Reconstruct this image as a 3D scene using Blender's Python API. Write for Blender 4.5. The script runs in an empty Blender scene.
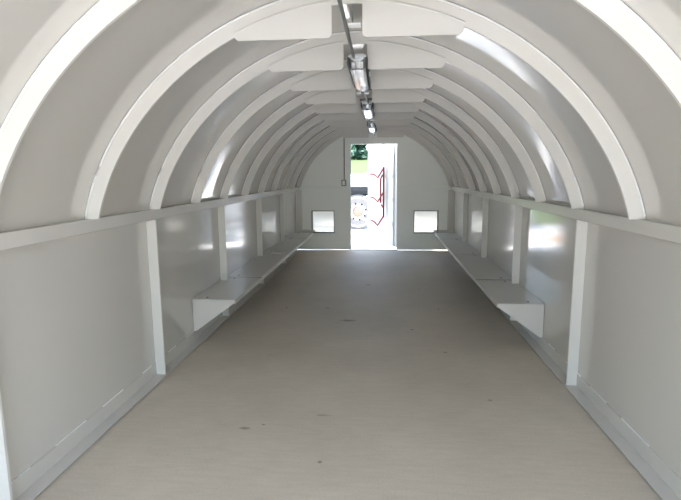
import bpy, bmesh, math, random
from mathutils import Vector, Matrix
random.seed(7)
PI = math.pi
sc = bpy.context.scene
col = sc.collection

# ------------------------------------------------------------------ measures
W, ZT, ZB = 1.465, 1.259, 1.185          # inner face of posts/rails, rail top and bottom
PANEL = 1.537                            # wall panel inner face
ZC, RB, NE = 0.988, 1.363, 1.875         # arch: centre height, rise, roundness
YEND, YOPEN = 9.75, -0.80                # far wall, open near end
Y0, S, FL = 1.876, 0.789, 0.145          # far edge of first arch, spacing, flange width
RD = 0.08                                # depth of an arch beam
SEAT, SIN = 0.40, 1.142                  # bench height, bench inner edge

# ------------------------------------------------------------------ materials
def new_mat(name):
    m = bpy.data.materials.new(name); m.use_nodes = True
    nt = m.node_tree; b = nt.nodes['Principled BSDF']
    return m, nt, b
def nd(nt, t, **kw):
    n = nt.nodes.new(t)
    for k, v in kw.items(): setattr(n, k, v)
    return n
def simple(name, colr, rough=.5, metal=0., noise=0., scale=8., bump=0.):
    m, nt, b = new_mat(name)
    b.inputs['Base Color'].default_value = (*colr, 1); b.inputs['Roughness'].default_value = rough
    b.inputs['Metallic'].default_value = metal
    tc = nd(nt, 'ShaderNodeTexCoord'); nz = nd(nt, 'ShaderNodeTexNoise'); nz.inputs['Scale'].default_value = scale
    nz.inputs['Detail'].default_value = 4
    nt.links.new(tc.outputs['Object'], nz.inputs['Vector'])
    if noise:
        mx = nd(nt, 'ShaderNodeMixRGB'); mx.inputs[1].default_value = (*[c*(1-noise) for c in colr], 1)
        mx.inputs[2].default_value = (*[min(1, c*(1+noise)) for c in colr], 1)
        nt.links.new(nz.outputs['Fac'], mx.inputs[0]); nt.links.new(mx.outputs[0], b.inputs['Base Color'])
    if bump:
        bp = nd(nt, 'ShaderNodeBump'); bp.inputs['Strength'].default_value = 1; bp.inputs['Distance'].default_value = bump
        nt.links.new(nz.outputs['Fac'], bp.inputs['Height']); nt.links.new(bp.outputs[0], b.inputs['Normal'])
    return m
def paint(name, colr, rough, wave=0., wscale=1.5, peel=.0003, ior=1.5, stretch=(1, 1, 1)):
    """enamel on steel: slightly wavy sheet plus fine roller texture"""
    m, nt, b = new_mat(name)
    b.inputs['Roughness'].default_value = rough; b.inputs['IOR'].default_value = ior
    tc = nd(nt, 'ShaderNodeTexCoord'); mp = nd(nt, 'ShaderNodeMapping'); mp.inputs['Scale'].default_value = stretch
    nt.links.new(tc.outputs['Object'], mp.inputs['Vector'])
    n1 = nd(nt, 'ShaderNodeTexNoise'); n1.inputs['Scale'].default_value = wscale; n1.inputs['Detail'].default_value = 1
    n2 = nd(nt, 'ShaderNodeTexNoise'); n2.inputs['Scale'].default_value = 60; n2.inputs['Detail'].default_value = 2
    n3 = nd(nt, 'ShaderNodeTexNoise'); n3.inputs['Scale'].default_value = 3; n3.inputs['Detail'].default_value = 5
    for n in (n1, n2, n3): nt.links.new(mp.outputs[0], n.inputs['Vector'])
    mx = nd(nt, 'ShaderNodeMixRGB'); mx.inputs[1].default_value = (*[c*.97 for c in colr], 1); mx.inputs[2].default_value = (*colr, 1)
    nt.links.new(n3.outputs['Fac'], mx.inputs[0]); nt.links.new(mx.outputs[0], b.inputs['Base Color'])
    b1 = nd(nt, 'ShaderNodeBump'); b1.inputs['Distance'].default_value = wave; b1.inputs['Strength'].default_value = 1
    b2 = nd(nt, 'ShaderNodeBump'); b2.inputs['Distance'].default_value = peel; b2.inputs['Strength'].default_value = .6
    nt.links.new(n1.outputs['Fac'], b1.inputs['Height']); nt.links.new(n2.outputs['Fac'], b2.inputs['Height'])
    nt.links.new(b1.outputs[0], b2.inputs['Normal']); nt.links.new(b2.outputs[0], b.inputs['Normal'])
    return m
WHITE = (.63, .610, .565)
M = {}
M['panel'] = paint('panel_enamel', WHITE, .10, wave=.006, wscale=1.1, peel=.0, ior=1.8, stretch=(1, 1, .7))
M['shell'] = paint('shell_enamel', WHITE, .095, wave=.003, wscale=1.2, peel=.0, ior=2.1, stretch=(1, 1, 1))
M['rib'] = paint('rib_enamel', (.68, .660, .618), .38, wave=.001, wscale=3)
M['rail'] = paint('rail_enamel', WHITE, .25, wave=.002, wscale=3)
M['bench'] = paint('bench_enamel', (.64, .612, .565), .28, wave=.002, wscale=2)
M['endwall'] = paint('end_wall_enamel', (.88, .90, .86), .35, wave=.003, wscale=1.2)
M['leaf'] = paint('door_enamel', (.90, .90, .88), .35, wave=.001)
M['red'] = simple('red_latch_paint', (.26, .006, .012), .5)
M['gasket'] = simple('dark_gasket', (.08, .085, .09), .6)
M['joint'] = simple('dark_gap_shade', (.07, .06, .05), .8)  # dark colour standing in for shade in the bench gaps
M['conduit'] = simple('galvanised_conduit', (.20, .21, .195), .45, .3, .1, 30)
M['housing'] = simple('fixture_housing', (.55, .56, .55), .35, .2, .05, 20)
M['endcap'] = simple('fixture_dark_trim', (.08, .08, .08), .5)
M['reflector'] = simple('fixture_reflector', (.85, .86, .86), .25, .3)
M['tube'] = simple('fluorescent_glass', (.92, .92, .92), .2)
M['white'] = simple('white_plastic', (.85, .85, .84), .3)
M['box'] = simple('switch_box_grey', (.16, .165, .165), .4, .3)
M['cap'] = simple('galvanised_fittings', (.62, .63, .62), .35, .5)
m, nt, b = new_mat('clear_cover'); M['cover'] = m
b.inputs['Base Color'].default_value = (.93, .94, .94, 1); b.inputs['Roughness'].default_value = .04
b.inputs['Transmission Weight'].default_value = 1; b.inputs['IOR'].default_value = 1.2
# concrete floor
m, nt, b = new_mat('concrete_floor'); M['floor'] = m
tc = nd(nt, 'ShaderNodeTexCoord')
def noise(scale, vec, detail=4, rough=.55):
    n = nd(nt, 'ShaderNodeTexNoise'); n.inputs['Scale'].default_value = scale; n.inputs['Detail'].default_value = detail
    n.inputs['Roughness'].default_value = rough; nt.links.new(vec, n.inputs['Vector']); return n
mp = nd(nt, 'ShaderNodeMapping'); mp.inputs['Scale'].default_value = (1.2, 7, 1); nt.links.new(tc.outputs['Object'], mp.inputs['Vector'])
broom = noise(5, mp.outputs[0], 6, .6); blot = noise(1.1, tc.outputs['Object'], 6, .6); fine = noise(90, tc.outputs['Object'], 3)
def ramp(fac, stops):
    r = nd(nt, 'ShaderNodeValToRGB')
    while len(r.color_ramp.elements) < len(stops): r.color_ramp.elements.new(.5)
    for e, (p, c) in zip(r.color_ramp.elements, stops): e.position = p; e.color = (*c, 1)
    nt.links.new(fac, r.inputs[0]); return r
def mixc(kind, fac, a, bb):
    x = nd(nt, 'ShaderNodeMixRGB', blend_type=kind); x.inputs[0].default_value = fac
    nt.links.new(a, x.inputs[1]); nt.links.new(bb, x.inputs[2]); return x
base = ramp(blot.outputs['Fac'], [(.3, (.545, .484, .395)), (.7, (.64, .572, .475))])
bro = ramp(broom.outputs['Fac'], [(.3, (.91, .91, .91)), (.7, (1.05, 1.05, 1.05))])
fin = ramp(fine.outputs['Fac'], [(.3, (.93, .93, .93)), (.7, (1.04, 1.04, 1.04))])
c1 = mixc('MULTIPLY', .75, base.outputs[0], bro.outputs[0]); c2 = mixc('MULTIPLY', 1, c1.outputs[0], fin.outputs[0])
voro = nd(nt, 'ShaderNodeTexVoronoi'); voro.inputs['Scale'].default_value = 1.7; nt.links.new(tc.outputs['Object'], voro.inputs['Vector'])
spk = ramp(voro.outputs['Distance'], [(.018, (.4, .38, .36)), (.03, (1, 1, 1))]); c3 = mixc('MULTIPLY', 1, c2.outputs[0], spk.outputs[0])
last = c3
# worn stains at the places they have on this slab
for (sx, sy, rx, ry, dark) in [(-.186, 4.98, .10, .045, (.5, .42, .36)), (.456, 4.71, .025, .02, (.35, .33, .3)), (-.027, 6.66, .05, .04, (.55, .5, .45)),
                               (-.457, 5.45, .04, .03, (.6, .56, .5)), (-.651, 2.73, .05, .02, (.5, .45, .38)), (-.21, 2.92, .06, .018, (.7, .66, .6)),
                               (-.16, 2.41, .015, .015, (.4, .38, .34)), (.886, 3.21, .02, .02, (.6, .56, .5)), (-.55, 2.78, .015, .012, (.4, .36, .3)), (.7, 4.1, .03, .02, (.6, .55, .5))]:
    mpp = nd(nt, 'ShaderNodeMapping', vector_type='POINT')
    mpp.inputs['Scale'].default_value = (1/rx, 1/ry, 1); mpp.inputs['Location'].default_value = (-sx/rx, -sy/ry, 0)
    nt.links.new(tc.outputs['Object'], mpp.inputs['Vector'])
    wob = nd(nt, 'ShaderNodeVectorMath', operation='LENGTH'); nt.links.new(mpp.outputs[0], wob.inputs[0])
    ad = nd(nt, 'ShaderNodeMath', operation='MULTIPLY_ADD'); nt.links.new(noise(22, tc.outputs['Object']).outputs['Fac'], ad.inputs[0])
    ad.inputs[1].default_value = 1.6; nt.links.new(wob.outputs['Value'], ad.inputs[2])
    rr = ramp(ad.outputs[0], [(.0, dark), (1.0, (1, 1, 1))]); rr.color_ramp.elements[0].position = .55
    # ramp input is clamped to 0..1: scale the distance
    sclr = nd(nt, 'ShaderNodeMath', operation='MULTIPLY'); sclr.inputs[1].default_value = .55; nt.links.new(ad.outputs[0], sclr.inputs[0]); nt.links.new(sclr.outputs[0], rr.inputs[0])
    last = mixc('MULTIPLY', 1, last.outputs[0], rr.outputs[0])
nt.links.new(last.outputs[0], b.inputs['Base Color']); b.inputs['Roughness'].default_value = .6
bp = nd(nt, 'ShaderNodeBump'); bp.inputs['Distance'].default_value = .001; bp.inputs['Strength'].default_value = .5
nt.links.new(broom.outputs['Fac'], bp.inputs['Height']); nt.links.new(bp.outputs[0], b.inputs['Normal'])
# outdoors
M['gravel'] = simple('pale_gravel', (.72, .70, .66), .9, 0, .15, 25, .01)
M['lawn'] = simple('lawn_grass', (.07, .108, .032), .95, 0, .25, 3, .05)
M['clay'] = simple('orange_clay', (.58, .37, .25), .95, 0, .2, 4, .05)
M['leaf_green'] = simple('tree_leaves', (.03, .095, .058), .6, 0, .35, 1.5)
M['bark'] = simple('tree_bark', (.10, .075, .055), .9, 0, .3, 8, .02)
M['tyre'] = simple('dusty_tyre', (.17, .165, .16), .85, 0, .15, 12)
M['rim'] = simple('white_wheel_steel', (.40, .38, .35), .45, 0, .06, 8)
M['rust'] = simple('rusty_hub_steel', (.22, .16, .12), .8, 0, .3, 20)
M['dark'] = simple('black_trailer_steel', (.016, .019, .022), .85)
M['deck'] = simple('weathered_deck_boards', (.50, .42, .34), .85, 0, .25, 6)

# ------------------------------------------------------------------ mesh helpers
def link(name, bm, mat, parent=None, smooth=None):
    me = bpy.data.meshes.new(name); bmesh.ops.recalc_face_normals(bm, faces=bm.faces[:]); bm.to_mesh(me); bm.free()
    me.materials.append(mat)
    if smooth is not None:
        for p in me.polygons: p.use_smooth = True
        me.set_sharp_from_angle(angle=math.radians(smooth))
    o = bpy.data.objects.new(name, me); col.objects.link(o)
    if parent: o.parent = parent
    return o
def empty(name, loc=(0, 0, 0)):
    o = bpy.data.objects.new(name, None); col.objects.link(o); o.location = loc; o.empty_display_size = .1
    return o
def tag(o, label=None, cat=None, group=None, kind=None):
    if label: o['label'] = label
    if cat: o['category'] = cat
    if group: o['group'] = group
    if kind: o['kind'] = kind
    return o
def box(bm, a, b, bev=0.):
    x0, x1 = sorted((a[0], b[0])); y0, y1 = sorted((a[1], b[1])); z0, z1 = sorted((a[2], b[2]))
    v = [bm.verts.new(p) for p in [(x0,y0,z0),(x1,y0,z0),(x1,y1,z0),(x0,y1,z0),(x0,y0,z1),(x1,y0,z1),(x1,y1,z1),(x0,y1,z1)]]
    f = [bm.faces.new([v[i] for i in q]) for q in [(3,2,1,0),(4,5,6,7),(0,1,5,4),(1,2,6,5),(2,3,7,6),(3,0,4,7)]]
    if bev:
        bmesh.ops.bevel(bm, geom=list({e for q in f for e in q.edges}), offset=bev, segments=2, profile=.5, affect='EDGES')
def prism(bm, pts, ext):
    """polygon of 3-D points pushed along ext"""
    ext = Vector(ext); a = [bm.verts.new(p) for p in pts]; c = [bm.verts.new(Vector(p) + ext) for p in pts]
    bm.faces.new(a); bm.faces.new(c[::-1]); n = len(pts)
    for i in range(n): bm.faces.new([a[i], c[i], c[(i+1) % n], a[(i+1) % n]])
def sweep(bm, frames, prof, closed=True, caps=True):
    """frames: (origin, u, v); prof: (u, v) pairs"""
    rings = [[bm.verts.new(o + u*p + v*q) for p, q in prof] for o, u, v in frames]
    n = len(prof)
    for r, s in zip(rings, rings[1:]):
        for i in range(n if closed else n-1): bm.faces.new([r[i], r[(i+1) % n], s[(i+1) % n], s[i]])
    if caps: bm.faces.new(rings[0]); bm.faces.new(rings[-1][::-1])
def circ(r, n=12): return [(r*math.cos(2*PI*i/n), r*math.sin(2*PI*i/n)) for i in range(n)]
def tube(bm, pts, r, n=12):
    pts = [Vector(p) for p in pts]; fr = []
    for i, p in enumerate(pts):
        d = (pts[min(i+1, len(pts)-1)] - pts[max(i-1, 0)]).normalized()
        up = Vector((0, 0, 1)) if abs(d.z) < .9 else Vector((1, 0, 0))
        u = d.cross(up).normalized(); v = u.cross(d).normalized(); fr.append((p, u, v))
    sweep(bm, fr, circ(r, n))
def lathe(bm, prof, centre, axis='Y', n=40):
    """prof: (radius, along) pairs"""
    c = Vector(centre); rings = []
    for r, a in prof:
        ring = []
        for i in range(n):
            t = 2*PI*i/n
            ring.append(bm.verts.new(c + (Vector((r*math.cos(t), a, r*math.sin(t))) if axis == 'Y' else Vector((r*math.cos(t), r*math.sin(t), a)))))
        rings.append(ring)
    for r, s in zip(rings, rings[1:]):
        for i in range(n): bm.faces.new([r[i], r[(i+1) % n], s[(i+1) % n], s[i]])
    bm.faces.new(rings[0]); bm.faces.new(rings[-1][::-1])
BM = bmesh.new

# ------------------------------------------------------------------ the arch curve
def arch_frames(off, zlow, n=96):
    """points, outward normals of the arch inner line pushed out by off, from left rail to right rail"""
    def raw(t):
        c, s = math.cos(t), math.sin(t); e = 2/NE
        return Vector((W*math.copysign(abs(c)**e, c), 0, ZC + RB*math.copysign(abs(s)**e, s)))
    P = [raw(PI*(1 - i/600)) for i in range(601)]
    out = []
    for i in range(1, 600):
        d = (P[i+1] - P[i-1]).normalized(); nrm = Vector((-d.z, 0, d.x))
        q = P[i] + nrm*off
        if q.z >= zlow - .006: out.append((q, nrm))
    step = (len(out)-1)/n
    return [out[round(i*step)] for i in range(n+1)]
def arch_z(x):
    return ZC + RB*(max(0, 1 - (abs(x)/W)**NE))**(1/NE)
SHELL = RD + .0015
def shell_z(x, fr=arch_frames(SHELL, ZT, 300)):
    for (p, _), (q, _) in zip(fr, fr[1:]):
        if p.x <= x <= q.x: return p.z + (q.z-p.z)*(x-p.x)/max(1e-6, q.x-p.x)
    return ZT

# ------------------------------------------------------------------ setting
bm = BM(); box(bm, (-1.70, YOPEN, -.15), (1.70, YEND+.14, 0))
tag(link('floor', bm, M['floor']), 'grey concrete slab floor with small stains', 'floor', kind='structure')
for side, s in (('left', -1), ('right', 1)):
    bm = BM(); box(bm, (s*PANEL, YOPEN, 0), (s*(PANEL+.04), YEND, ZT-.002))
    tag(link('wall_' + side, bm, M['panel']), f'glossy white steel panel wall on the {side}', 'wall', kind='structure')
    bm = BM(); box(bm, (s*1.452, YOPEN, .009), (s*PANEL, YEND-.002, .013), .001); box(bm, (s*(PANEL-.005), YOPEN, .0132), (s*PANEL, YEND-.002, .104), .001)
    o = tag(link('baseboard_' + side, bm, M['rail']), f'flat white steel sill plate along the foot of the {side} wall', 'sill', kind='structure')
    bm = BM(); y = .2
    while y < 4.55:                                             # stitch welds along the panel foot
        L = random.uniform(.12, .3)
        pts = [(s*(PANEL-.002), y + L*i/8, .105 + random.uniform(-.001, .001)) for i in range(9)]
        tube(bm, pts, .0035, 8); y += L + random.uniform(.1, .3)
    link('weld_bead', bm, M['white'], o, 40)
    bm = BM(); box(bm, (s*W, YOPEN, ZB), (s*PANEL, YEND-.002, ZT), .004)
    tag(link('trim_1' if s < 0 else 'trim_2', bm, M['rail']), f'white steel rail at springing height along the {side} wall', 'rail', kind='structure')

bm = BM()
fr = [(p + Vector((0, YOPEN, 0)), n, Vector((0, 1, 0))) for p, n in arch_frames(SHELL, ZT, 140)]
ys = [(YEND-YOPEN)*i/12 for i in range(13)]
sweep(bm, fr, [(0, y) for y in ys] + [(.02, y) for y in ys[::-1]])
tag(link('ceiling', bm, M['shell'], smooth=35), 'glossy white vaulted steel ceiling between the arch ribs', 'ceiling', kind='structure')

# end wall with door opening and two hatch openings
DX0, DX1, DZ = -.452, .440, 2.065
HL, HR, HZ0, HZ1 = (-1.215, -.79), (.785, 1.23), .362, .778
xs = sorted(set([-PANEL-.04, -1.53, HL[0], HL[1], DX0, DX1, HR[0], HR[1], 1.53, PANEL+.04] + [-1.53 + 3.06*i/84 for i in range(85)]))
zs = [.022, HZ0, HZ1, ZT]
bm = BM(); F = []
def quad(*p): F.append(bm.faces.new([bm.verts.new(q) for q in p]))
for x0, x1 in zip(xs, xs[1:]):
    if x1 - x0 < 1e-5: continue
    xm = (x0+x1)/2; door = DX0 < xm < DX1
    if not door:
        for z0, z1 in zip(zs, zs[1:]):
            if z0 == HZ0 and (HL[0] < xm < HL[1] or HR[0] < xm < HR[1]): continue
            quad((x0, YEND, z0), (x1, YEND, z0), (x1, YEND, z1), (x0, YEND, z1))
    if abs(xm) < 1.53:
        a, c = shell_z(x0)+.012, shell_z(x1)+.012
        lo = DZ if door else ZT
        quad((x0, YEND, lo), (x1, YEND, lo), (x1, YEND, c), (x0, YEND, a))
bmesh.ops.remove_doubles(bm, verts=bm.verts[:], dist=1e-5)
ex = bmesh.ops.extrude_face_region(bm, geom=bm.faces[:])
for v in ex['geom']:
    if isinstance(v, bmesh.types.BMVert): v.co.y += .06
tag(link('wall_back', bm, M['endwall']), 'grey-white steel end wall with an open doorway', 'wall', kind='structure')

# rail, seam plates, door frame and corner plates on the end wall
bm = BM(); box(bm, (-1.46, YEND-.05, ZB+.005), (DX0-.05, YEND, ZT-.005), .004)
tag(link('trim_3', bm, M['endwall']), 'steel rail across the end wall left of the doorway', 'rail', kind='structure')
bm = BM(); box(bm, (DX1+.05, YEND-.05, ZB+.005), (1.46, YEND, ZT-.005), .004)
tag(link('trim_4', bm, M['endwall']), 'steel rail across the end wall right of the doorway', 'rail', kind='structure')
bm = BM(); pts = [(-.98, YEND-.018, 2.068), (.98, YEND-.018, 2.068)] + [(x, YEND-.018, max(2.08, shell_z(x)-.02)) for x in [.98-1.96*i/24 for i in range(25)]]
prism(bm, pts, (0, .018, 0))
tag(link('trim_5', bm, M['endwall']), 'overlapping lintel plate above the doorway', 'lintel plate', kind='structure')
bm = BM(); box(bm, (DX0-.055, YEND-.012, .022), (DX0, YEND+.07, DZ), .003)
tag(link('trim_6', bm, M['endwall']), 'left jamb of the doorway', 'jamb', kind='structure')
bm = BM(); box(bm, (DX1, YEND-.012, .022), (DX1+.045, YEND+.07, DZ), .003)
tag(link('trim_7', bm, M['endwall']), 'right jamb of the doorway', 'jamb', kind='structure')
for k, s in ((8, -1), (9, 1)):
    bm = BM(); prism(bm, [(s*1.53, YEND-.012, .34), (s*1.16, YEND-.012, .34), (s*1.16, YEND-.012, .415), (s*1.42, YEND-.012, .415), (s*1.42, YEND-.012, ZB), (s*1.53, YEND-.012, ZB)], (0, .01, 0))
    tag(link(f'trim_{k}', bm, M['rail']), f'L-shaped white corner plate on the end wall above the {"left" if s<0 else "right"} bench', 'corner plate', kind='structure')
bm = BM(); box(bm, (DX0-.02, YEND-.02, .0), (DX1+.02, YEND+.13, .012), .003)
tag(link('trim_10', bm, M['rail']), 'door threshold plate', 'threshold', kind='structure')

# hatch openings: gasket frame and an outside rain hood that is open at its foot
for k, (x0, x1), w in ((1, HL, 'left'), (2, HR, 'right')):
    bm = BM()
    g, t = .014, .012
    box(bm, (x0-g, YEND-t, HZ0-g), (x1+g, YEND+.07, HZ0)); box(bm, (x0-g, YEND-t, HZ1), (x1+g, YEND+.07, HZ1+g))
    box(bm, (x0-g, YEND-t, HZ0), (x0, YEND+.07, HZ1)); box(bm, (x1, YEND-t, HZ0), (x1+g, YEND+.07, HZ1))
    o = tag(link(f'window_{k}', bm, M['gasket']), f'small square vent opening with a dark frame {w} of the doorway', 'vent opening', kind='structure')
    bm = BM(); hx0, hx1, yb = x0-.03, x1+.03, YEND+.06
    pr = [(yb, HZ1+.06), (yb+.10, HZ1+.05), (yb+.34, HZ0+.10), (yb+.34, HZ0-.12)]
    pin = [(y, z) for y, z in pr]
    prism(bm, [(hx0, y, z) for y, z in pr] + [(hx0, y-.004, z-.012) for y, z in pr[::-1]], (hx1-hx0, 0, 0))
    for x in (hx0-.006, hx1): prism(bm, [(x, y, z) for y, z in pr] + [(x, yb, HZ0-.12)], (.006, 0, 0))
    link('rain_hood', bm, M['leaf'], o)

# ------------------------------------------------------------------ door leaf, swung out
hinge, dirv = Vector((.45, 9.83, 0)), Vector((-.5928, .8053, 0))
inn = Vector((-.8053, -.5928, 0))                                # towards the room
leaf = empty('door_1', hinge); leaf.matrix_world = Matrix(((dirv.x, inn.x, 0, hinge.x), (dirv.y, inn.y, 0, hinge.y), (0, 0, 1, 0), (0, 0, 0, 1)))
tag(leaf, 'white steel door with red latch rods standing open outward', 'door', kind='structure')
bm = BM(); box(bm, (.0, -.02, .05), (1.0, 0, 2.08), .003); link('door_plate', bm, M['leaf'], leaf)
bm = BM(); box(bm, (.09, 0, .075), (.82, .022, 2.02), .006); link('inner_panel', bm, M['leaf'], leaf)
for z in (.511, .987, 1.456):
    bm = BM(); box(bm, (.10, .022, z-.03), (.34, .04, z+.03), .004); link('stiffener', bm, M['leaf'], leaf)
def rod(pts, r=.0165):
    bm = BM(); tube(bm, [(u, .075, z) for u, z in pts], r, 10); return link('latch_rod', bm, M['red'], leaf, 40)
rod([(.345, 1.635), (.345, .63)], .018)
rod([(.345, 1.49), (.40, 1.46), (.445, 1.40), (.445, .93), (.41, .87), (.345, .82)], .017)
for dz in (0, -.482, -.965):
    rod([(.81, 1.497+dz), (.70, 1.492+dz), (.64, 1.47+dz), (.545, 1.416+dz), (.352, 1.614+dz)])
    bm = BM(); tube(bm, [(.76, .075, 1.497+dz), (1.03, .075, 1.497+dz)], .016, 10); link('latch_bolt', bm, M['leaf'], leaf, 40)
    bm = BM(); box(bm, (.855, .0, 1.46+dz), (.93, .10, 1.535+dz), .006); link('bolt_guide', bm, M['leaf'], leaf)
for z in (.3, 1.05, 1.8):
    bm = BM(); tube(bm, [(-.012, .0, z-.07), (-.012, .0, z+.07)], .018, 12); link('hinge_barrel', bm, M['leaf'], leaf, 40)
bm = BM(); tube(bm, [(.66, .022, 1.25), (.66, .10, 1.24), (.66, .10, 1.08), (.66, .022, 1.07)], .012, 10); link('pull_handle', bm, M['leaf'], leaf, 40)

# ------------------------------------------------------------------ arch ribs with gusset plates
ORD = ['first', 'second', 'third', 'fourth', 'fifth', 'sixth', 'seventh', 'eighth', 'ninth', 'tenth', 'eleventh']
BAR = .014                                                       # thickness of the flat bars
def bar(d): return [(0, 0), (d, 0), (d, BAR), (0, BAR)]
def make_rib():
    root = empty('arch_rib', (0, 0, ZT))
    bm = BM(); fr = [(p - Vector((0, 0, ZT)), n, Vector((0, 1, 0))) for p, n in arch_frames(0, ZT, 96)]
    # both feet stand square on the rails
    for i in (0, -1):
        o, u, v = fr[i]; fr[i] = (Vector((o.x, 0, 0)), Vector((math.copysign(1, o.x), 0, 0)), v)
    sweep(bm, fr, bar(RD)); beam = link('arch_beam', bm, M['rib'], root, 30)
    bm = BM(); tube(bm, [p - Vector((0, .003, ZT)) for p, n in arch_frames(.0745, ZT+.02, 80)], .005, 8); link('weld_bead', bm, M['white'], beam, 50)
    for s, xa, xb in ((-1, .100, .608), (1, .056, .564)):
        y, zb, r = -.0125, 2.184, .022
        pts = [(xa, arch_z(xa)+.012)] + [(xa + r*(1-math.cos(a)), zb + r*(1-math.sin(a))) for a in (0, PI/6, PI/3, PI/2)]
        pts += [(xb-.022, zb), (xb-.008, zb+.010), (xb, zb+.024), (xb, arch_z(xb)+.012)]
        pts += [(xb + (xa-xb)*i/8, arch_z(xb + (xa-xb)*i/8)+.012) for i in range(1, 8)]
        bm = BM(); prism(bm, [(s*x, y, z-ZT) for x, z in pts], (0, .012, 0)); gus = link('gusset_plate', bm, M['rib'], root)
        bm = BM(); tube(bm, [(s*(xa + (xb-xa)*i/16), -.006, arch_z(xa + (xb-xa)*i/16)+.014-ZT) for i in range(17)], .0085, 8); link('weld_bead', bm, M['rib'], gus, 50)
    return root
def dup(root, loc):
    r = root.copy(); col.objects.link(r); r.location = loc
    for ch in root.children:
        c = ch.copy(); col.objects.link(c); c.parent = r
        c.matrix_parent_inverse = ch.matrix_parent_inverse
        for g in ch.children:
            d = g.copy(); col.objects.link(d); d.parent = c; d.matrix_parent_inverse = g.matrix_parent_inverse
    return r
proto = make_rib()
for k in range(11):
    yc = min(Y0 + S*k, YEND-.03)
    r = proto if k == 0 else dup(proto, (0, 0, 0)); r.location = (0, yc, ZT)
    lab = ('white steel arch rib nearest the camera, its crown above the top of the picture' if k == 0 else
           'white steel arch rib standing against the grey end wall' if k == 10 else
           f'white steel arch rib with hanging crown plates, {ORD[k]} from the camera')
    tag(r, lab, 'arch rib', 'arch ribs along the vault')

# ------------------------------------------------------------------ wall posts
def make_post(s):
    d = PANEL - W - .001; prof = bar(d)
    bm = BM(); sweep(bm, [(Vector((0, 0, 0)), Vector((s, 0, 0)), Vector((0, 1, 0))), (Vector((0, 0, ZB-.0135)), Vector((s, 0, 0)), Vector((0, 1, 0)))], prof)
    return link('wall_post', bm, M['rib'])
for s, side in ((-1, 'left'), (1, 'right')):
    pp = make_post(s)
    ks = [0, 2, 4, 6, 8] if s < 0 else [2, 4, 6, 8]
    for i, k in enumerate(ks):
        o = pp if i == 0 else pp.copy()
        if i: col.objects.link(o)
        o.location = (s*W, Y0 + S*k, .0133)
        if s < 0:
            lab = ['white steel wall post cut off by the left edge of the picture', 'white steel wall post on the left wall standing in front of the bench end',
                   'white steel post rising at the end of the short first left bench', 'white steel post on the left wall, second from the end wall', 'white steel post on the left wall nearest the end wall'][i]
        else:
            lab = ['white steel wall post on the right wall standing nearer than the bench end', 'white steel post rising at the end of the short first right bench',
                   'white steel post on the right wall, second from the end wall', 'white steel post on the right wall nearest the end wall'][i]
        tag(o, lab, 'post', f'posts along the {side} wall')

# ------------------------------------------------------------------ benches
BY = [4.22, 5.22, 6.88, 8.50, 9.40]
bn = ['short, its triangular end plate nearest the camera', 'long, second from the camera', 'long, third from the camera', 'short, butting against the end wall']
for s, side in ((-1, 'left'), (1, 'right')):
    for i in range(4):
        a, c = BY[i], BY[i+1] - .034
        root = empty('wall_bench', (s*PANEL, (a+c)/2, 0)); off = Vector((-s*PANEL, -(a+c)/2, 0))
        out = [(s*SIN, a), (s*SIN, c), (s*(PANEL-.002), c)]
        for k in (8, 6, 4):                                       # notches round the posts
            y1, y0 = Y0+S*k+BAR+.010, Y0+S*k-.010
            if y0 > a and y1 < c: out += [(s*(PANEL-.002), y1), (s*(W-.006), y1), (s*(W-.006), y0), (s*(PANEL-.002), y0)]
        out.append((s*(PANEL-.002), a))
        bm = BM(); prism(bm, [Vector((x, y, SEAT-.006)) + off for x, y in out], (0, 0, .006)); link('seat', bm, M['bench'], root)
        bm = BM(); box(bm, Vector((s*SIN, a, SEAT-.04)) + off, Vector((s*(SIN+.005), c, SEAT-.0065)) + off, .001); link('front_lip', bm, M['bench'], root)
        for y in ([a if i == 0 else a+.16, c-.16]):
            bm = BM(); prism(bm, [Vector(q) + off for q in [(s*(SIN+.006), y, SEAT-.0065), (s*(SIN+.006), y, SEAT-.03), (s*(PANEL-.03), y, .108), (s*(PANEL-.006), y, .108), (s*(PANEL-.006), y, SEAT-.0065)]], (0, .006, 0))
            link('end_bracket', bm, M['bench'], root)
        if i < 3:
            bm = BM(); box(bm, Vector((s*(SIN+.004), c+.0005, SEAT-.012)) + off, Vector((s*(PANEL-.003), BY[i+1]-.0005, SEAT-.004)) + off); link('gap_shade_strip', bm, M['joint'], root)  # added dark strip paints the shade of the open gap between seats
        for y in (a+.07, c-.07):
            bm = BM(); lathe(bm, [(.011, .0), (.011, .003), (.007, .006)], Vector((s*(PANEL-.12), y, SEAT)) + off, 'Z', 10); link('bolt_head', bm, M['box'], root, 40)
        tag(root, f'white steel {side} wall bench, {bn[i]}', 'bench', f'benches along the {side} wall')

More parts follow.
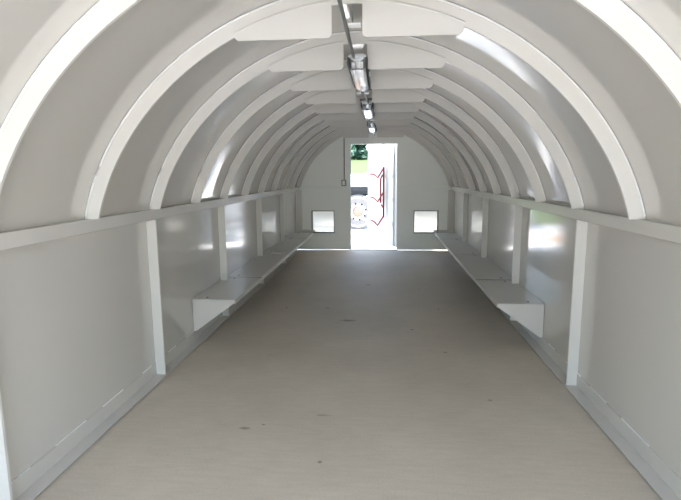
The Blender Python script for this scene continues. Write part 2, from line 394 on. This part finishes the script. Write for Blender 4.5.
# ------------------------------------------------------------------ ceiling conduit and light fixtures
CX, CZ = -.026, 2.235
def conduit(name, segs, straps, lab):
    root = empty(name, (0, 0, 0))
    for pts in segs:
        bm = BM(); tube(bm, pts, .0105, 12); link('pipe', bm, M['conduit'], root, 40)
    for y in straps:
        for dy in (-.03, .01):
            bm = BM(); box(bm, (CX-.0, y+dy, 2.250), (CX+.072, y+dy+.022, 2.259), .002); link('strap', bm, M['white'], root)
        bm = BM(); tube(bm, [(CX+.03, y, 2.256), (CX+.03, y, 2.43)], .004, 8); link('hanger_rod', bm, M['conduit'], root)
    return tag(root, lab, 'conduit')
FIX = [(3.30, 4.20, -.003), (5.35, 6.25, -.002), (7.40, 8.30, .0)]
conduit('electrical_conduit', [[(CX, YOPEN, CZ), (CX, FIX[0][0]-.002, CZ)], [(CX+.02, FIX[0][1]+.035, CZ), (.006, FIX[1][0]-.002, CZ)], [(.006, FIX[1][1]+.035, CZ), (.006, FIX[2][0]-.002, CZ)],
                               [(.006, FIX[2][1]+.035, CZ), (.006, YEND-.01, CZ)]], [Y0+S+.03, Y0+3*S+.03, Y0+5*S+.03], 'grey pipe conduit running along the crown of the vault between the lights')
def make_fixture():
    root = empty('light_fixture', (0, 0, CZ)); L = .90
    w = .058
    bm = BM(); prism(bm, [(-w, 0, .006), (-w, 0, -.004), (w, 0, -.004), (w, 0, .006), (w-.02, 0, .016), (-w+.02, 0, .016)], (0, L, 0)); link('housing', bm, M['housing'], root)
    bm = BM(); prism(bm, [(-.044, .03, -.0045), (-.02, .03, -.022), (.02, .03, -.022), (.044, .03, -.0045)], (0, L-.06, 0)); link('reflector', bm, M['reflector'], root)
    for x in (-.026, .026):
        bm = BM(); tube(bm, [(x, .05, -.045), (x, L-.05, -.045)], .0125, 14); t = link('fluorescent_tube', bm, M['tube'], root, 50)
        for y in (.035, L-.065):
            bm = BM(); box(bm, (x-.012, y, -.064), (x+.012, y+.015, -.0232), .002); link('lamp_holder', bm, M['white'], t)
    a = [(-w+.002, -.0045), (-w+.006, -.06), (-w+.018, -.078), (w-.018, -.078), (w-.006, -.06), (w-.002, -.0045)]
    c = [(x*.955, max(z, -.0755)) for x, z in a]
    bm = BM(); sweep(bm, [(Vector((0, y, 0)), Vector((1, 0, 0)), Vector((0, 0, 1))) for y in (.004, L-.004)], a + c[::-1]); link('clear_cover', bm, M['cover'], root)
    for y in (.0, L-.0035):
        bm = BM(); prism(bm, [(x, y, z) for x, z in a], (0, .0035, 0)); link('end_cap', bm, M['cover'], root)
    for y in (-.005, L+.001):
        bm = BM(); tube(bm, [(x, y, z) for x, z in a], .004, 6); link('end_gasket', bm, M['endcap'], root)
    for s in (-1, 1):
        bm = BM(); box(bm, (s*w, 0, -.045), (s*(w+.007), L, .008), .002); link('edge_trim', bm, M['endcap'], root)
        bm = BM(); box(bm, (s*.012, L-.03, -.0905), (s*.052, L+.02, -.0785), .003); link('end_tab', bm, M['white'], root)
        bm = BM(); box(bm, (s*(w+.0075), .42, -.04), (s*(w+.016), .45, -.01), .003); link('latch_clip', bm, M['white'], root)
    return root
fp = make_fixture()
fl = ['largest and nearest grey tube light fixture hanging under the vault crown', 'middle grey tube light fixture under the vault crown', 'farthest tube light fixture, just in front of the end wall doorway']
for i, (y, _, x) in enumerate(FIX):
    f = fp if i == 0 else dup(fp, (0, 0, 0)); f.location = (x, y, CZ); tag(f, fl[i], 'light fixture', 'tube lights along the vault')

# switch box with its pipe on the end wall
root = empty('light_switch', (-.584, YEND, 1.33)); tag(root, 'small grey switch box on the end wall left of the doorway, below a thin pipe', 'switch')
bm = BM(); box(bm, (-.046, -.048, -.062), (.046, 0, .060), .006); link('switch_box', bm, M['box'], root)
bm = BM(); box(bm, (-.030, -.054, -.046), (.030, -.0485, .046), .003); link('cover_plate', bm, M['cap'], root)
bm = BM(); box(bm, (-.008, -.068, -.018), (.008, -.0545, .018), .003); link('toggle', bm, M['white'], root)
bm = BM(); tube(bm, [(.008, -.022, .061), (.008, -.022, .945)], .0105, 10); link('pipe', bm, M['conduit'], root, 40)
bm = BM(); box(bm, (-.012, -.030, .5), (.028, -.0, .52), .002); link('pipe_strap', bm, M['cap'], root)

# ------------------------------------------------------------------ outdoors
def terrain(name, mat, x0, x1, y0, y1, zf, nx, ny, lab, cat):
    bm = BM(); g = [[bm.verts.new((x0+(x1-x0)*i/nx, y0+(y1-y0)*j/ny, zf(x0+(x1-x0)*i/nx, y0+(y1-y0)*j/ny))) for i in range(nx+1)] for j in range(ny+1)]
    for j in range(ny):
        for i in range(nx): bm.faces.new([g[j][i], g[j][i+1], g[j+1][i+1], g[j+1][i]])
    return tag(link(name, bm, mat, smooth=60), lab, cat, kind='structure')
def zg(x, y):
    t = max(0, y-26)
    return -.03 + (min(t, 30)/30)**1.5*2.3 + max(0, y-56)*.07
terrain('gravel_yard', M['gravel'], -45, 45, -30, 15.2, zg, 12, 50, 'bright pale gravel yard outside the doorway', 'ground')
terrain('lawn', M['lawn'], -60, 60, 15.2, 95, zg, 12, 42, 'sunlit green lawn sloping up beyond the gravel', 'lawn')

bm = BM(); n = 28; rings = []
for j in range(7):
    k = 1 - j/7
    rings.append([bm.verts.new((math.cos(2*PI*i/n)*2.6*k*(1+.05*math.sin(5*i)), math.sin(2*PI*i/n)*.95*k*(1+.08*math.cos(3*i)), -.03 + .05*math.sin(PI/2*min(1, j/4)))) for i in range(n)])
for r, q in zip(rings, rings[1:]):
    for i in range(n): bm.faces.new([r[i], r[(i+1) % n], q[(i+1) % n], q[i]])
bm.faces.new(rings[-1]); bm.faces.new(rings[0][::-1])
o = link('clay_mound', bm, M['clay'], smooth=60); o.location = (-2.7, 11.9, -.02)
tag(o, 'low patch of orange clay on the pale gravel outside the doorway', 'clay')

TY = 14.0; zt = 1.155
root = empty('utility_trailer', (-.52, TY, -.02)); tag(root, 'white-sided utility trailer with a white wheel parked outside the doorway', 'trailer')
off = -root.location
def tp(name, bm, mat, sm=None, par=None): return link(name, bm, mat, par or root, sm)
X0, X1 = -1.12, 4.2
bm = BM(); box(bm, Vector((X0, TY-.13, .95))+off, Vector((X1, TY+1.93, 1.04))+off, .01)
for x in (X0, -.1, .9, 2.2, 4.1): box(bm, Vector((x, TY-.1, .90))+off, Vector((x+.1, TY+1.9, .96))+off)
tp('frame', bm, M['dark'])
bm = BM()
for i in range(12): box(bm, Vector((X0+.02, TY-.09+.165*i, 1.041))+off, Vector((X1-.02, TY+.065+.165*i, 1.075))+off, .004)
tp('deck', bm, M['deck'])
for nm, a_, c_ in (('side_board', (X0, TY-.20, zt), (X1, TY-.14, 1.50)), ('side_board', (X0, TY+1.94, zt), (X1, TY+2.0, 1.50)), ('tail_board', (X0, TY-.139, zt), (X0+.05, TY+1.939, 1.50)), ('tail_board', (X1-.05, TY-.139, zt), (X1, TY+1.939, 1.50))):
    bm = BM(); box(bm, Vector(a_)+off, Vector(c_)+off, .008); tp(nm, bm, M['leaf'])
for x in (X0+.06, .0, 1.3, 2.6, X1-.12):
    for y in (TY-.139, TY+1.89):
        bm = BM(); box(bm, Vector((x, y, 1.04))+off, Vector((x+.06, y+.05, 1.46))+off, .004); tp('stake', bm, M['dark'])
for y in (TY-.21, TY+1.94):
    bm = BM(); box(bm, Vector((X0, y+.02, 1.03))+off, Vector((X1, y+.07, zt-.002))+off, .004); tp('side_rail', bm, M['dark'])
for y in (TY+.02, TY+1.6):
    bm = BM(); box(bm, Vector((X0+.2, y, .55))+off, Vector((1.9, y+.12, .949))+off); tp('spring_hanger', bm, M['dark'])
for x in (-.52, .78):
    bm = BM(); tube(bm, [Vector((x, TY-.05, .467))+off, Vector((x, TY+1.85, .467))+off], .06); tp('axle', bm, M['dark'], 40)
for wx in (-.52, .78):
    for wy, sg in ((TY-.06, 1), (TY+1.86, -1)):
        c = Vector((wx, wy, .462))+off
        bm = BM(); lathe(bm, [(.30, -.09*sg), (.42, -.11*sg), (.47, -.08*sg), (.485, -.04*sg), (.485, .06*sg), (.46, .1*sg), (.30, .1*sg)], c, 'Y', 56); wheel = tp('wheel', bm, M['tyre'], 30)
        bm = BM(); lathe(bm, [(.425, -.085*sg), (.425, -.122*sg), (.40, -.124*sg), (.375, -.10*sg), (.32, -.07*sg), (.29, -.085*sg), (.15, -.10*sg), (.14, -.085*sg)], c, 'Y', 56); tp('rim', bm, M['rim'], 30, wheel)
        bm = BM(); lathe(bm, [(.13, -.08*sg), (.13, -.13*sg), (.10, -.15*sg), (.085, -.21*sg), (.05, -.22*sg)], c, 'Y', 28); tp('hub', bm, M['rust'], 30, wheel)
        for q in range(8):
            a = 2*PI*q/8 + .25; bm = BM()
            lathe(bm, [(.030, -.08*sg), (.030, -.099*sg), (.02, -.101*sg)], c + Vector((.225*math.cos(a), 0, .225*math.sin(a))), 'Y', 12); tp('wheel_hole', bm, M['dark'], 30, wheel)

def tree(x, y, hgt, rad, lab):
    z = zg(x, y); root = empty('broadleaf_tree', (x, y, z)); tag(root, lab, 'tree', 'trees beyond the lawn')
    bm = BM(); fr = []
    for i in range(7):
        t = i/6; fr.append((Vector((math.sin(t*2+x)*.25, math.cos(t*3+x)*.2, t*hgt*.75)), Vector((1, 0, 0))*(1-.75*t), Vector((0, 1, 0))*(1-.75*t)))
    sweep(bm, fr, circ(.035*hgt/1.2, 10)); link('trunk', bm, M['bark'], root, 40)
    bm = BM()
    cl = [(Vector((random.uniform(-.5, .5)*rad, random.uniform(-.5, .5)*rad, hgt*random.uniform(.04, .92))), rad*random.uniform(.35, .5)) for _ in range(24)]
    for c, r in cl:
        for _ in range(190):
            d = Vector((random.gauss(0, 1), random.gauss(0, 1), random.gauss(0, 1))).normalized()*r*random.uniform(.6, 1.05)
            p = c + d; p.z = max(p.z, .3); q = random.uniform(.2, .42)
            u = Vector((random.gauss(0, 1), random.gauss(0, 1), random.gauss(0, 1))).normalized(); w = u.orthogonal().normalized()
            bm.faces.new([bm.verts.new(p - u*q), bm.verts.new(p + w*q*.5), bm.verts.new(p + u*q), bm.verts.new(p - w*q*.5)])
    link('foliage', bm, M['leaf_green'], root)
# only the first few show through the doorway; the rest appear in the reflections of the glossy walls
for x, y, hh, rr, lab in [(-6.4, 66, 9.5, 3.3, 'broad dark green tree seen left in the doorway, beyond the lawn'), (2.2, 76, 12, 3.4, 'tall dark green tree behind the open door edge, beyond the lawn'),
                          (-4.0, 84, 14, 3.6, 'dark green tree in the middle of the doorway view, farthest back'),
                          (-3.6, 75, 5, 2.0, 'low bushy tree in front of the farthest tree in the doorway view')]:
    tree(x, y, hh, rr, lab)
for x, y, lab in ((-31, 62, 'leftmost dark green tree of the row, outside left of the end wall'), (-22.5, 64, 'second dark green tree from the left end of the row'), (-14.3, 67, 'third dark green tree from the left end of the row'),
                  (8.5, 70, 'dark green tree right of the doorway, behind the end wall'), (17, 68, 'rightmost dark green tree of the row, behind the end wall')):
    tree(x, y, 10, 3.8, lab)
# ------------------------------------------------------------------ light
w = bpy.data.worlds.new('World'); sc.world = w; w.use_nodes = True; nt = w.node_tree
sky = nt.nodes.new('ShaderNodeTexSky'); sky.sky_type = 'NISHITA'; sky.sun_disc = False
SUN_EL, SUN_AZ = math.radians(67), math.radians(356)             # from the right, a touch behind the camera
sky.sun_elevation = SUN_EL; sky.sun_rotation = math.radians(90) - SUN_AZ; sky.air_density = 1.2; sky.dust_density = 2.0; sky.ozone_density = 1
bg = nt.nodes['Background']; bg.inputs['Strength'].default_value = .45
nt.links.new(sky.outputs[0], bg.inputs['Color'])
sd = bpy.data.lights.new('sun', 'SUN'); sd.energy = 6.0; sd.angle = math.radians(.6); sd.color = (1, .93, .83)
so = bpy.data.objects.new('sun', sd); col.objects.link(so)
dirs = Vector((math.cos(SUN_EL)*math.cos(SUN_AZ), math.cos(SUN_EL)*math.sin(SUN_AZ), math.sin(SUN_EL)))
so.rotation_euler = dirs.to_track_quat('Z', 'Y').to_euler(); so.location = dirs*30
def portal(name, loc, rx, sx, sy):                               # sampling guides for daylight in the two open ends
    d = bpy.data.lights.new(name, 'AREA'); d.shape = 'RECTANGLE'; d.size = sx; d.size_y = sy; d.cycles.is_portal = True
    o = bpy.data.objects.new(name, d); col.objects.link(o); o.location = loc; o.rotation_euler = (rx, 0, 0)
portal('daylight_portal', (0, YOPEN-.05, 1.25), math.radians(90), 3.4, 2.6)
portal('daylight_portal', (-.006, YEND+.08, 1.04), math.radians(-90), .9, 2.06)

# ------------------------------------------------------------------ camera
yaw, pit, rol, f = .08416, .15128, -.00716, 497.9
cyw, syw, cp, sp, cr, sr = math.cos(yaw), math.sin(yaw), math.cos(pit), math.sin(pit), math.cos(rol), math.sin(rol)
xr, yr, up = Vector((cyw, syw, 0)), Vector((-syw, cyw, 0)), Vector((0, 0, 1))
fwd = yr*cp - up*sp; u0 = yr*sp + up*cp
X = xr*cr + u0*sr; U = -xr*sr + u0*cr
cd = bpy.data.cameras.new('camera'); cd.sensor_width = 36; cd.lens = f/681*36; cd.clip_start = .02; cd.clip_end = 400
co = bpy.data.objects.new('camera', cd); col.objects.link(co)
co.matrix_world = Matrix(((X.x, U.x, -fwd.x, .16116), (X.y, U.y, -fwd.y, 0), (X.z, U.z, -fwd.z, 1.5), (0, 0, 0, 1)))
sc.camera = co

vs = sc.view_settings; sc.display_settings.display_device = 'sRGB'
vs.view_transform = 'Standard'; vs.look = 'None'; vs.gamma = 1; vs.use_curve_mapping = False; vs.exposure = 1.45
cy = sc.cycles; cy.use_denoising = True; cy.max_bounces = 16; cy.diffuse_bounces = 10; cy.glossy_bounces = 8; cy.transmission_bounces = 8
cy.sample_clamp_indirect = 6; cy.caustics_reflective = True
